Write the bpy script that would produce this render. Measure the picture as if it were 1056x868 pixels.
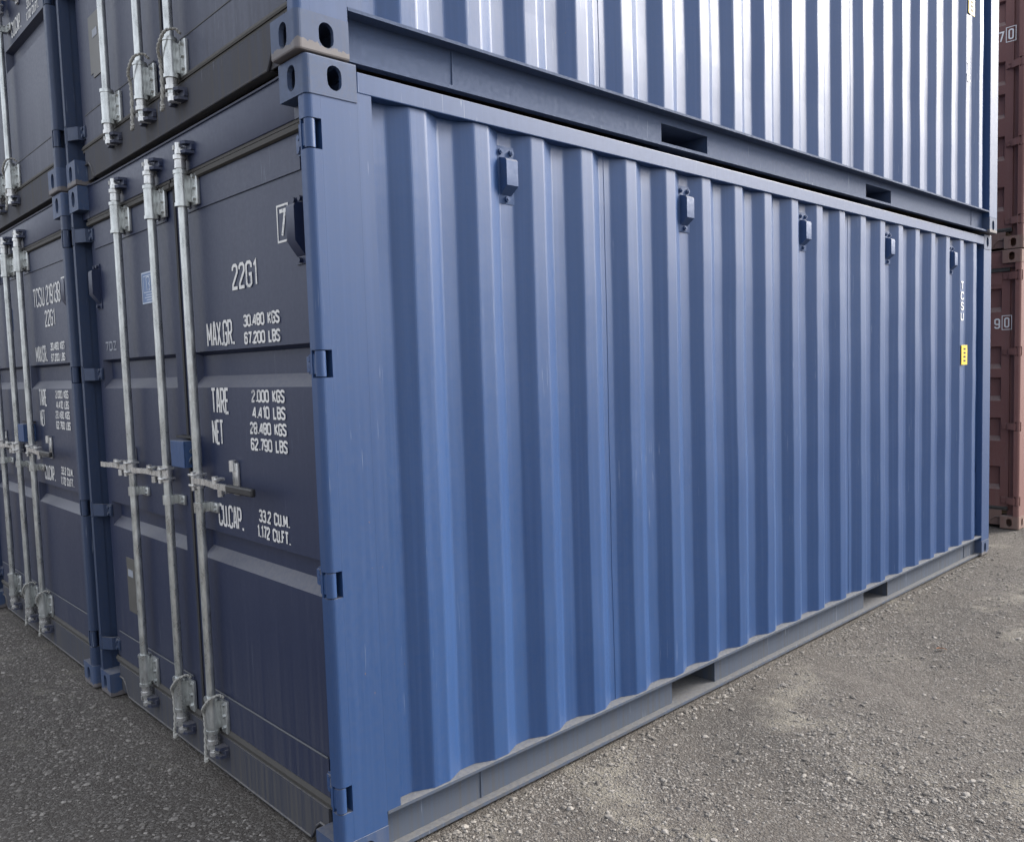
import bpy, bmesh, math, random
import numpy as np
from mathutils import Vector, Matrix, noise as mnoise

for o in list(bpy.data.objects):
    bpy.data.objects.remove(o)
S = bpy.context.scene
COL = S.collection
R = math.radians
random.seed(7)
rng = np.random.default_rng(11)

# ------------------------------------------------------------------ camera
cam = bpy.data.cameras.new('camera')
cam_o = bpy.data.objects.new('camera', cam)
COL.objects.link(cam_o)
cam_o.location = (-1.2888, -2.3142, 1.626)
cam_o.rotation_euler = (R(85.974), R(1.613), R(-44.646))
cam.sensor_fit = 'HORIZONTAL'
cam.sensor_width = 36.0
cam.lens = 36.0 * 856.8 / 1056.0
cam.shift_x = -39.4 / 1056.0
cam.shift_y = 5.8 / 1056.0
cam.clip_start = 0.02
cam.clip_end = 2000.0
S.camera = cam_o

# ------------------------------------------------------------------ light
SUN_AZ, SUN_EL = -25.0, 30.0            # azimuth from +X towards +Y
w = bpy.data.worlds.new('World')
S.world = w
w.use_nodes = True
nt = w.node_tree
sky = nt.nodes.new('ShaderNodeTexSky')
sky.sky_type = 'NISHITA'
sky.sun_disc = False
sky.sun_elevation = R(SUN_EL)
sky.sun_rotation = R(90.0 - SUN_AZ)
sky.air_density = 1.0
sky.dust_density = 9.0
sky.ozone_density = 1.0
hs = nt.nodes.new('ShaderNodeHueSaturation')
hs.inputs['Saturation'].default_value = 0.45
nt.links.new(sky.outputs[0], hs.inputs['Color'])
# broken cloud cover over the sky
tcw = nt.nodes.new('ShaderNodeTexCoord')
cl = nt.nodes.new('ShaderNodeTexNoise')
cl.inputs['Scale'].default_value = 1.6
cl.inputs['Detail'].default_value = 6
nt.links.new(tcw.outputs['Generated'], cl.inputs['Vector'])
mrw = nt.nodes.new('ShaderNodeMapRange')
mrw.inputs[1].default_value, mrw.inputs[2].default_value = 0.30, 0.62
mrw.inputs[3].default_value, mrw.inputs[4].default_value = 0.27, 0.72
nt.links.new(cl.outputs['Fac'], mrw.inputs[0])
mxw = nt.nodes.new('ShaderNodeMix')
mxw.data_type = 'RGBA'
nt.links.new(mrw.outputs[0], mxw.inputs[0])
nt.links.new(hs.outputs[0], mxw.inputs[6])
mxw.inputs[7].default_value = (4.15, 4.35, 4.8, 1)
nt.links.new(mxw.outputs[2], nt.nodes['Background'].inputs['Color'])
nt.nodes['Background'].inputs['Strength'].default_value = 0.15

sun = bpy.data.lights.new('sun', 'SUN')
sun.energy = 1.25
sun.angle = R(18)
sun.color = (1.0, 0.965, 0.91)
sun_o = bpy.data.objects.new('sun', sun)
COL.objects.link(sun_o)
sd = Vector((math.cos(R(SUN_AZ)) * math.cos(R(SUN_EL)), math.sin(R(SUN_AZ)) * math.cos(R(SUN_EL)), math.sin(R(SUN_EL))))
sun_o.rotation_euler = sd.to_track_quat('Z', 'Y').to_euler()
sun_o.location = sd * 30

vs = S.view_settings
vs.view_transform = 'Standard'
vs.look = 'None'
vs.gamma = 1.0
vs.use_curve_mapping = False
vs.exposure = 1.5
S.render.resolution_x, S.render.resolution_y = 1024, 841

# ------------------------------------------------------------------ materials
def new_mat(name):
    m = bpy.data.materials.new(name)
    m.use_nodes = True
    n = m.node_tree.nodes
    return m, n, m.node_tree.links, n['Principled BSDF']

def nd(n, t, **k):
    x = n.new(t)
    for a, b in k.items():
        setattr(x, a, b)
    return x

def noise_node(n, l, vec, scale, detail=4, rough=0.55):
    x = n.new('ShaderNodeTexNoise')
    x.inputs['Scale'].default_value = scale
    x.inputs['Detail'].default_value = detail
    x.inputs['Roughness'].default_value = rough
    l.new(vec, x.inputs['Vector'])
    return x.outputs['Fac']

def ramp(n, l, fac, p0, p1, c0=(0, 0, 0, 1), c1=(1, 1, 1, 1)):
    r = n.new('ShaderNodeValToRGB')
    r.color_ramp.elements[0].position = p0
    r.color_ramp.elements[1].position = p1
    r.color_ramp.elements[0].color = c0
    r.color_ramp.elements[1].color = c1
    l.new(fac, r.inputs[0])
    return r.outputs[0]

def mix(n, l, fac, a, b):
    x = n.new('ShaderNodeMix')
    x.data_type = 'RGBA'
    if isinstance(fac, (int, float)):
        x.inputs[0].default_value = fac
    else:
        l.new(fac, x.inputs[0])
    for i, v in ((6, a), (7, b)):
        if isinstance(v, tuple):
            x.inputs[i].default_value = v if len(v) == 4 else v + (1,)
        else:
            l.new(v, x.inputs[i])
    return x.outputs[2]

def math_n(n, l, op, a, b):
    x = n.new('ShaderNodeMath')
    x.operation = op
    for i, v in enumerate((a, b)):
        if isinstance(v, (int, float)):
            x.inputs[i].default_value = v
        else:
            l.new(v, x.inputs[i])
    return x.outputs[0]

def mapped(n, l, scale):
    tc = n.new('ShaderNodeTexCoord')
    oi = n.new('ShaderNodeObjectInfo')
    mp = n.new('ShaderNodeMapping')
    mp.inputs['Scale'].default_value = scale
    ad = n.new('ShaderNodeVectorMath')
    l.new(tc.outputs['Object'], ad.inputs[0])
    cm = n.new('ShaderNodeCombineXYZ')
    k = math_n(n, l, 'MULTIPLY', oi.outputs['Random'], 13.0)
    for i in range(3):
        l.new(k, cm.inputs[i])
    l.new(cm.outputs[0], ad.inputs[1])
    l.new(ad.outputs[0], mp.inputs['Vector'])
    return mp.outputs[0]

def paint(name, base, alt, dust=(0.16, 0.15, 0.14), dust_amt=0.12, low_dust=0.0, rough=0.40,
          bump=0.25, streak=0.5, rust=0.0, scratch=1.0, edge_dirt=0.0, settled=0.6):
    """painted steel: faded patches, vertical run marks, a thin film of dust, chips and faint unevenness"""
    m, n, l, b = new_mat(name)
    big = noise_node(n, l, mapped(n, l, (0.9, 0.9, 0.5)), 1.4, 5, 0.6)
    run = noise_node(n, l, mapped(n, l, (48, 48, 0.6)), 1.0, 4, 0.65)
    fine = noise_node(n, l, mapped(n, l, (1, 1, 1)), 55, 5, 0.7)
    c = mix(n, l, ramp(n, l, big, 0.35, 0.68), base, alt)
    rr = ramp(n, l, run, 0.45, 0.75)
    c = mix(n, l, math_n(n, l, 'MULTIPLY', rr, streak * 0.35), c, tuple(min(1, x * 1.25 + 0.012) for x in base))
    dz = math_n(n, l, 'MULTIPLY', ramp(n, l, fine, 0.3, 0.75), dust_amt)
    dz = math_n(n, l, 'MULTIPLY', dz, math_n(n, l, 'ADD', math_n(n, l, 'MULTIPLY', run, 1.1), 0.4))
    if low_dust > 0:      # splashed dirt that stays on the lowest half metre
        tc = n.new('ShaderNodeTexCoord')
        sp = n.new('ShaderNodeSeparateXYZ')
        l.new(tc.outputs['Object'], sp.inputs[0])
        mr = n.new('ShaderNodeMapRange')
        mr.inputs[1].default_value = 0.0
        mr.inputs[2].default_value = 0.75
        mr.inputs[3].default_value = 1.0
        mr.inputs[4].default_value = 0.0
        l.new(sp.outputs[2], mr.inputs[0])
        ld = math_n(n, l, 'MULTIPLY', mr.outputs[0], math_n(n, l, 'MULTIPLY', ramp(n, l, run, 0.25, 0.7), low_dust))
        dz = math_n(n, l, 'MAXIMUM', dz, ld)
    c = mix(n, l, dz, c, dust)
    geo = n.new('ShaderNodeNewGeometry')
    gs = n.new('ShaderNodeSeparateXYZ')
    l.new(geo.outputs['True Normal'], gs.inputs[0])
    up = n.new('ShaderNodeMapRange')
    up.inputs[1].default_value, up.inputs[2].default_value = 0.25, 0.75
    l.new(gs.outputs[2], up.inputs[0])
    up_ = math_n(n, l, 'MULTIPLY', up.outputs[0], math_n(n, l, 'MULTIPLY', ramp(n, l, fine, 0.15, 0.6), settled))
    c = mix(n, l, up_, c, (0.215, 0.205, 0.19))      # dust settled on ledges
    if scratch > 0:       # pale chips and thin scratches
        v = noise_node(n, l, mapped(n, l, (90, 90, 4.5)), 1.0, 2, 0.5)
        msk = ramp(n, l, noise_node(n, l, mapped(n, l, (1, 1, 1)), 2.3, 4, 0.6), 0.52, 0.66)
        sc = math_n(n, l, 'MULTIPLY', ramp(n, l, v, 0.67, 0.71), msk)
        c = mix(n, l, math_n(n, l, 'MULTIPLY', sc, min(1.0, 0.45 * scratch)), c, (0.33, 0.38, 0.46))
        v = noise_node(n, l, mapped(n, l, (1, 1, .7)), 38, 3, 0.6)
        sc = ramp(n, l, v, 0.745, 0.765)
        c = mix(n, l, math_n(n, l, 'MULTIPLY', sc, 0.6 * min(1, scratch)), c, (0.16, 0.10, 0.065))
    if rust > 0:
        v = noise_node(n, l, mapped(n, l, (1, 1, 1)), 17, 6, 0.7)
        sc = ramp(n, l, v, 0.70 - 0.12 * rust, 0.78)
        c = mix(n, l, math_n(n, l, 'MULTIPLY', sc, rust), c, (0.20, 0.12, 0.065))
    if edge_dirt > 0:     # tan rub marks and old weld dirt along the lower and upper edges of the fitting
        tc2 = n.new('ShaderNodeTexCoord')
        s2 = n.new('ShaderNodeSeparateXYZ')
        l.new(tc2.outputs['Object'], s2.inputs[0])
        wob = math_n(n, l, 'MULTIPLY', noise_node(n, l, mapped(n, l, (1, 1, 1)), 14, 6, 0.75), 0.070)
        best = None
        for zc in (-0.010,):
            dd = math_n(n, l, 'ABSOLUTE', math_n(n, l, 'SUBTRACT', s2.outputs[2], zc), 0)
            k_ = math_n(n, l, 'LESS_THAN', dd, wob)
            best = k_ if best is None else math_n(n, l, 'MAXIMUM', best, k_)
        c = mix(n, l, math_n(n, l, 'MULTIPLY', best, edge_dirt), c, (0.20, 0.165, 0.125))
    l.new(c, b.inputs['Base Color'])
    rg = math_n(n, l, 'ADD', math_n(n, l, 'MULTIPLY', fine, 0.16), rough - 0.08)
    rg = math_n(n, l, 'ADD', rg, math_n(n, l, 'MULTIPLY', dz, 0.5))
    l.new(rg, b.inputs['Roughness'])
    b.inputs['Specular IOR Level'].default_value = 0.5
    bp_ = n.new('ShaderNodeBump')
    bp_.inputs['Strength'].default_value = bump
    bp_.inputs['Distance'].default_value = 0.010
    wav = noise_node(n, l, mapped(n, l, (1.6, 1.6, 1.6)), 1.6, 2, 0.5)
    h = math_n(n, l, 'ADD', wav, math_n(n, l, 'MULTIPLY', fine, 0.035))
    l.new(h, bp_.inputs['Height'])
    l.new(bp_.outputs[0], b.inputs['Normal'])
    return m

def plain(name, col, rough=0.5, metal=0.0, var=0.25, scale=40, spec=0.5):
    m, n, l, b = new_mat(name)
    f = noise_node(n, l, mapped(n, l, (1, 1, 1)), scale, 5, 0.65)
    c = mix(n, l, f, tuple(x * (1 - var) for x in col), tuple(min(1, x * (1 + var)) for x in col))
    l.new(c, b.inputs['Base Color'])
    l.new(math_n(n, l, 'ADD', math_n(n, l, 'MULTIPLY', f, 0.2), rough - 0.1), b.inputs['Roughness'])
    b.inputs['Metallic'].default_value = metal
    b.inputs['Specular IOR Level'].default_value = spec
    return m

BLUE = (0.019, 0.059, 0.170)
BLUE2 = (0.025, 0.068, 0.182)
M = {}
M['side'] = paint('blue_side_paint', BLUE, BLUE2, dust_amt=0.09, rough=0.37, bump=0.10, streak=1.7, scratch=0.5)
M['frame'] = paint('blue_frame_paint', (0.015, 0.050, 0.148), (0.020, 0.057, 0.157), dust=(0.10, 0.105, 0.12), dust_amt=0.12, rough=0.45, bump=0.12, streak=1.3, scratch=0.9)
M['rail'] = paint('dusty_blue_rail', (0.040, 0.066, 0.120), (0.048, 0.072, 0.120), dust=(0.078, 0.077, 0.076), dust_amt=0.6, low_dust=0.9, rough=0.62)
M['sill'] = paint('dirty_door_sill', (0.012, 0.020, 0.050), (0.016, 0.024, 0.05), dust=(0.085, 0.080, 0.073), dust_amt=0.5, low_dust=1.0, rough=0.6, bump=0.15)
M['edge'] = plain('worn_lit_plate_edge', (0.085, 0.09, 0.10), 0.6, 0, 0.4, 60)  # lap edge bead: wear and the light it catches put into a pale colour
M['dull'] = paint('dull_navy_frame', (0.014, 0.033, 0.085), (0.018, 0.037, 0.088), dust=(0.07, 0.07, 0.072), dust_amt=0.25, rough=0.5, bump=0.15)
M['vent'] = paint('matte_blue_vent', tuple(x * .9 for x in BLUE), BLUE2, dust=(0.10, 0.11, 0.13), dust_amt=0.3, rough=0.6, bump=0.1)
M['rail_clean'] = paint('blue_upper_rail', (0.018, 0.046, 0.118), (0.022, 0.05, 0.125), dust=(0.075, 0.08, 0.095), dust_amt=0.4, rough=0.66, bump=0.1)
M['door'] = paint('shaded_blue_door_paint', (0.008, 0.0165, 0.054), (0.011, 0.0195, 0.057), dust=(0.085, 0.082, 0.080), dust_amt=0.09, low_dust=0.55, rough=0.46, streak=1.0, scratch=0.3, settled=0.42)  # the side's blue darkened, shade on the door end put into the colour
M['cast'] = paint('blue_casting_paint', (0.020, 0.052, 0.135), (0.026, 0.060, 0.145), dust=(0.13, 0.125, 0.12), dust_amt=0.4, low_dust=0.35, rough=0.5, rust=0.2, edge_dirt=0.6)
M['red'] = paint('faded_red_paint', (0.150, 0.056, 0.050), (0.185, 0.078, 0.070), dust=(0.20, 0.15, 0.13), dust_amt=0.35, low_dust=0.5, rough=0.6, rust=0.2, scratch=0.3)
M['redrail'] = paint('dirty_red_rail', (0.17, 0.085, 0.07), (0.20, 0.11, 0.09), dust=(0.22, 0.18, 0.15), dust_amt=0.6, low_dust=0.7, rough=0.65, rust=0.3, scratch=0.2)
def galvanised(name, col, rough, metal, rust):
    m, n, l, b = new_mat(name)
    a = noise_node(n, l, mapped(n, l, (1, 1, .35)), 30, 6, 0.7)
    r = noise_node(n, l, mapped(n, l, (1, 1, .5)), 11, 6, 0.75)
    c = mix(n, l, ramp(n, l, a, 0.32, 0.68), tuple(x * .62 for x in col), tuple(x * 1.25 for x in col))
    c = mix(n, l, math_n(n, l, 'MULTIPLY', ramp(n, l, r, 0.56, 0.72), rust), c, (0.17, 0.105, 0.06))
    l.new(c, b.inputs['Base Color'])
    b.inputs['Metallic'].default_value = metal
    l.new(math_n(n, l, 'ADD', math_n(n, l, 'MULTIPLY', a, 0.3), rough - .15), b.inputs['Roughness'])
    return m
M['zinc'] = galvanised('galvanised_steel', (0.55, 0.57, 0.56), 0.30, 0.75, 0.3)
M['zinc_bright'] = galvanised('bright_zinc_plate', (0.62, 0.62, 0.61), 0.28, 0.7, 0.25)
M['rubber'] = plain('dusty_door_rubber', (0.050, 0.047, 0.043), 0.75, 0, 0.4, 25)
M['dark'] = plain('dark_rubber', (0.02, 0.02, 0.022), 0.7)
M['grip'] = plain('black_plastic_grip', (0.018, 0.018, 0.02), 0.5)
M['white'] = plain('white_marking_paint', (0.78, 0.78, 0.76), 0.55, 0, 0.16, 120)
m, n, l, b = new_mat('chipped_white_lettering')
f1 = noise_node(n, l, mapped(n, l, (1, 1, 1)), 130, 4, 0.7)
f2 = noise_node(n, l, mapped(n, l, (1, 1, 1)), 9, 3, 0.6)
chip = ramp(n, l, math_n(n, l, 'ADD', math_n(n, l, 'MULTIPLY', f1, 0.7), math_n(n, l, 'MULTIPLY', f2, 0.5)), 0.66, 0.74)
cc = mix(n, l, f2, (0.72, 0.71, 0.68), (0.60, 0.60, 0.60))
l.new(mix(n, l, math_n(n, l, 'MULTIPLY', chip, 0.8), cc, (0.05, 0.06, 0.09)), b.inputs['Base Color'])
b.inputs['Roughness'].default_value = 0.55
M['letter'] = m
M['faint'] = plain('worn_white_marking', (0.26, 0.28, 0.32), 0.6, 0, 0.4, 90)
M['label_blue'] = plain('label_blue', (0.10, 0.17, 0.33), 0.4)
M['label_line'] = plain('label_pale_line', (0.42, 0.48, 0.58), 0.4)
M['plate'] = plain('weathered_data_plate', (0.10, 0.097, 0.09), 0.5, 0.2, 0.35, 30)
M['yellow'] = plain('yellow_sticker', (0.80, 0.55, 0.03), 0.45, 0, 0.08)
M['cord'] = plain('grey_twisted_cord', (0.34, 0.335, 0.31), 0.7, 0, 0.25, 90)
M['leaf'] = plain('dry_leaf', (0.42, 0.16, 0.06), 0.7)
M['rust_edge'] = plain('tan_weld_dirt', (0.30, 0.25, 0.18), 0.8, 0, 0.35, 35)
M['wood'] = plain('floor_wood', (0.18, 0.12, 0.07), 0.7)

# ------------------------------------------------------------------ mesh helpers
class MB:
    def __init__(self):
        self.v, self.f, self.sm = [], [], []
    def add(self, vs_, fs, smooth=False):
        o = len(self.v)
        self.v += [tuple(p) for p in vs_]
        self.f += [tuple(i + o for i in f) for f in fs]
        self.sm += [smooth] * len(fs)
        return self
    def box(self, x0, x1, y0, y1, z0, z1, c=0.0):
        """box, with c > 0 its twelve edges chamfered"""
        if c <= 0:
            p = [(x, y, z) for z in (z0, z1) for y in (y0, y1) for x in (x0, x1)]
            return self.add(p, [(0, 2, 3, 1), (4, 5, 7, 6), (0, 1, 5, 4), (2, 6, 7, 3), (0, 4, 6, 2), (1, 3, 7, 5)])
        bm = bmesh.new()
        bmesh.ops.create_cube(bm, size=1)
        for q in bm.verts:
            q.co = Vector((x0 + (q.co.x + .5) * (x1 - x0), y0 + (q.co.y + .5) * (y1 - y0), z0 + (q.co.z + .5) * (z1 - z0)))
        bmesh.ops.bevel(bm, geom=bm.edges[:], offset=c, segments=2, affect='EDGES', profile=0.5)
        return self.from_bm(bm)
    def from_bm(self, bm, smooth=False):
        bm.verts.index_update()
        self.add([q.co[:] for q in bm.verts], [tuple(q.index for q in f.verts) for f in bm.faces], smooth)
        bm.free()
        return self
    def prism(self, poly, z0, z1, axes='xyz'):
        """polygon in the first two axes, extruded along the third"""
        n = len(poly)
        def m(a, b, c):
            d = dict(zip(axes, (a, b, c)))
            return (d['x'], d['y'], d['z'])
        p = [m(a, b, z0) for a, b in poly] + [m(a, b, z1) for a, b in poly]
        return self.add(p, [tuple(range(n))[::-1], tuple(range(n, 2 * n))] + [(i, (i + 1) % n, n + (i + 1) % n, n + i) for i in range(n)])
    def cyl(self, a, b, r, r2=None, n=16):
        a, b = Vector(a), Vector(b)
        r2 = r if r2 is None else r2
        q = (b - a).to_track_quat('Z', 'Y')
        p = []
        for c, rr in ((a, r), (b, r2)):
            p += [c + q @ Vector((rr * math.cos(t), rr * math.sin(t), 0)) for t in [2 * math.pi * i / n for i in range(n)]]
        self.add(p, [(i, (i + 1) % n, n + (i + 1) % n, n + i) for i in range(n)], True)
        return self.add(p, [tuple(range(n))[::-1], tuple(range(n, 2 * n))])
    def tube(self, pts, r, n=8):
        pts = [Vector(p) for p in pts]
        rings, prev = [], None
        for i, p in enumerate(pts):
            d = (pts[min(i + 1, len(pts) - 1)] - pts[max(i - 1, 0)]).normalized()
            u = prev - d * prev.dot(d) if prev is not None else d.orthogonal()
            u.normalize()
            prev = u
            v = d.cross(u)
            rings += [p + r * (math.cos(t) * u + math.sin(t) * v) for t in [2 * math.pi * k / n for k in range(n)]]
        fs = [(i * n + k, i * n + (k + 1) % n, (i + 1) * n + (k + 1) % n, (i + 1) * n + k) for i in range(len(pts) - 1) for k in range(n)]
        self.add(rings, fs, True)
        return self.add(rings, [tuple(range(n))[::-1], tuple(range((len(pts) - 1) * n, len(pts) * n))])
    def build(self, name, mat, parent=None, face=None):
        me = bpy.data.meshes.new(name)
        me.from_pydata(self.v, [], self.f)
        me.polygons.foreach_set('use_smooth', self.sm)
        me.validate()
        bm = bmesh.new()
        bm.from_mesh(me)
        bmesh.ops.remove_doubles(bm, verts=bm.verts, dist=1e-6)
        bmesh.ops.recalc_face_normals(bm, faces=bm.faces)
        if face and sum((f.normal.dot(Vector(face)) * f.calc_area() for f in bm.faces)) < 0:
            bmesh.ops.reverse_faces(bm, faces=bm.faces)
        bm.to_mesh(me)
        bm.free()
        if any(self.sm):
            me.set_sharp_from_angle(angle=R(42))
        me.materials.append(mat)
        o = bpy.data.objects.new(name, me)
        COL.objects.link(o)
        if parent:
            o.parent = parent
        return o

def tag(o, label, cat, group=None, kind=None):
    if label: o['label'] = label
    if cat: o['category'] = cat
    if group: o['group'] = group
    if kind: o['kind'] = kind

def empty(name, loc=(0, 0, 0), rz=0.0):
    o = bpy.data.objects.new(name, None)
    COL.objects.link(o)
    o.location = loc
    o.rotation_euler = (0, 0, rz)
    o.empty_display_size = 0.2
    return o

def copy_tree(o, parent=None):
    c = o.copy()
    COL.objects.link(c)
    if parent:
        c.parent = parent
    for ch in list(o.children):
        copy_tree(ch, c)
    return c

# ------------------------------------------------------------------ stencil lettering
GL = {
 '0': (4, [[(1,0),(3,0),(4,1),(4,9),(3,10),(1,10),(0,9),(0,1),'c']]),
 '1': (2.2, [[(0.2,8.3),(1.8,10),(1.8,0)]]),
 '2': (4, [[(0,7.9),(0,9),(1,10),(3,10),(4,9),(4,6.9),(0.1,1.6),(0,0),(4,0)]]),
 '3': (4, [[(0,8.2),(0,9),(1,10),(3,10),(4,9),(4,6.3),(3,5.3),(1.4,5.3)], [(3,5.0),(4,4.2),(4,1),(3,0),(1,0),(0,1),(0,1.9)]]),
 '4': (4.2, [[(3.2,0),(3.2,10)], [(3.0,9.8),(0,2.8),(4.3,2.8)]]),
 '6': (4, [[(4,8.2),(4,9),(3,10),(1,10),(0,9),(0,1),(1,0),(3,0),(4,1),(4,4.8),(3,5.8),(0.4,5.8)]]),
 '7': (3.8, [[(0,10),(3.8,10),(1.4,0)]]),
 '8': (4, [[(1,5.2),(3,5.2),(4,6.2),(4,9),(3,10),(1,10),(0,9),(0,6.2),'c'], [(1,5.0),(0,4.1),(0,1),(1,0),(3,0),(4,1),(4,4.1),(3,5.0)]]),
 '9': (4, [[(0,1.8),(0,1),(1,0),(3,0),(4,1),(4,9),(3,10),(1,10),(0,9),(0,5.2),(1,4.2),(3.6,4.2)]]),
 'A': (3.8, [[(0,0),(1.1,9.2),(1.5,10),(2.3,10),(2.7,9.2),(3.8,0)], [(0.5,3),(3.3,3)]]),
 'B': (4, [[(0,0),(0,10),(3,10),(4,9),(4,6.3),(3,5.3),(0.3,5.3)], [(3,5.1),(4,4.2),(4,1),(3,0),(0.3,0)]]),
 'C': (4, [[(4,7.6),(4,9),(3,10),(1,10),(0,9),(0,1),(1,0),(3,0),(4,1),(4,2.4)]]),
 'D': (4, [[(0,0),(0,10),(3,10),(4,9),(4,1),(3,0),'c']]),
 'E': (3.4, [[(3.4,10),(0,10),(0,0),(3.4,0)], [(0.3,5.2),(2.9,5.2)]]),
 'F': (3.4, [[(3.4,10),(0,10),(0,0)], [(0.3,5.2),(2.9,5.2)]]),
 'G': (4, [[(4,7.6),(4,9),(3,10),(1,10),(0,9),(0,1),(1,0),(3,0),(4,1),(4,4.8),(2.2,4.8)]]),
 'K': (4, [[(0,0),(0,10)], [(4,10),(0.4,4.4)], [(1.3,5.6),(4.1,0)]]),
 'L': (3.4, [[(0,10),(0,0),(3.4,0)]]),
 'M': (5.6, [[(0,0),(0,10)], [(0.2,9.6),(2.8,2.5)], [(2.8,2.5),(5.4,9.6)], [(5.6,0),(5.6,10)]]),
 'N': (4.8, [[(0,0),(0,10)], [(0.2,9.6),(4.6,0.4)], [(4.8,0),(4.8,10)]]),
 'P': (4, [[(0,0),(0,10),(3,10),(4,9),(4,5.6),(3,4.6),(0.3,4.6)]]),
 'R': (4, [[(0,0),(0,10),(3,10),(4,9),(4,5.8),(3,4.8),(0.3,4.8)], [(2.1,4.6),(4,0)]]),
 'S': (4, [[(4,8.2),(4,9),(3,10),(1,10),(0,9),(0,6.6),(4,3.6),(4,1),(3,0),(1,0),(0,1),(0,1.8)]]),
 'T': (4.6, [[(0,10),(4.6,10)], [(2.3,9.8),(2.3,0)]]),
 'U': (4, [[(0,10),(0,1),(1,0),(3,0),(4,1),(4,10)]]),
 'X': (4, [[(0,0),(4,10)], [(0,10),(4,0)]]),
 'Z': (4, [[(0,10),(4,10),(0,0),(4,0)]]),
 '.': (0.7, [[(0.35,-0.3),(0.35,0.9)]]),
 ' ': (2.6, []),
}
def stroke(mb, pts, t, closed, to3):
    n = len(pts)
    P = [Vector(p) for p in pts]
    L_, R_ = [], []
    for i in range(n):
        a = P[i - 1] if (i > 0 or closed) else None
        b = P[(i + 1) % n] if (i < n - 1 or closed) else None
        d0 = (P[i] - a).normalized() if a is not None else None
        d1 = (b - P[i]).normalized() if b is not None else None
        d0 = d0 if d0 is not None else d1
        d1 = d1 if d1 is not None else d0
        n0, n1 = Vector((-d0.y, d0.x)), Vector((-d1.y, d1.x))
        mm = n0 + n1
        k = 1.0 / max(0.45, (mm.dot(n0)))
        off = mm * k * t / 2
        L_.append(P[i] + off)
        R_.append(P[i] - off)
    v = [to3(p, i) for i, p in enumerate(L_)] + [to3(p, i) for i, p in enumerate(R_)]
    m = n if closed else n - 1
    mb.add(v, [(i, (i + 1) % n, n + (i + 1) % n, n + i) for i in range(m)])

def text(mb, s, u0, u1, v0, v1, t, place, gap=1.7):
    """letters of s in the rectangle u0..u1, v0..v1 (metres, u to the right, v up); place(u, v, layer) gives the 3D point"""
    tot = sum(GL[c][0] for c in s) + gap * (len(s) - 1)
    k = (u1 - u0 - t) / tot
    kv = (v1 - v0 - t) / 10
    u = u0 + t / 2
    for c in s:
        wd, lines = GL[c]
        for j, ln in enumerate(lines):
            cl = ln[-1] == 'c'
            pts = [(u + p[0] * k, v0 + t / 2 + p[1] * kv) for p in (ln[:-1] if cl else ln)]
            stroke(mb, pts, t if c != '.' else t * 1.15, cl, lambda q, i, j=j: place(q.x, q.y, j * 1.5 + i * 0.5))
        u += (wd + gap) * k
    return mb

def frame_rect(mb, u0, u1, v0, v1, t, place):
    stroke(mb, [(u0, v0), (u1, v0), (u1, v1), (u0, v1)], t, True, lambda q, i: place(q.x, q.y, 0))

def door_place(x):
    return lambda u, v, j: (x - 0.0004 * j, -u, v)      # on a plane facing -X, u runs towards -Y

# ------------------------------------------------------------------ container dimensions (metres)
LX, WY, HZ = 6.058, 2.438, 2.591
DX = 0.065                      # door face behind the casting face
HINGES = ((2.31, 2.402), (1.616, 1.702), (0.920, 1.005), (0.218, 0.306))
BARS = (1.028, 1.362, 1.795)
SEAM = 1.219
RX0, RP = 0.381, 0.2787         # first ridge and pitch of the corrugated side

def mirror_y(fn):
    return lambda p: (p[0], WY - p[1], p[2])

def mir(mb, sx=False, sy=False, sz=False):
    q = MB()
    q.v = [((LX - x) if sx else x, (WY - y) if sy else y, (HZ - z) if sz else z) for x, y, z in mb.v]
    q.f = list(mb.f) if (sx + sy + sz) % 2 == 0 else [f[::-1] for f in mb.f]
    q.sm = list(mb.sm)
    return q

def shift(mb, d):
    q = MB()
    q.v = [(x + d[0], y + d[1], z + d[2]) for x, y, z in mb.v]
    q.f, q.sm = list(mb.f), list(mb.sm)
    return q

def stadium(c, w, h, n=7):
    r = w / 2
    a = h / 2 - r
    return [(c[0] + r * math.cos(t), c[1] + a + r * math.sin(t)) for t in [math.pi * i / n for i in range(n + 1)]] + \
           [(c[0] - r * math.cos(t), c[1] - a - r * math.sin(t)) for t in [math.pi * i / n for i in range(n + 1)]]

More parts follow.
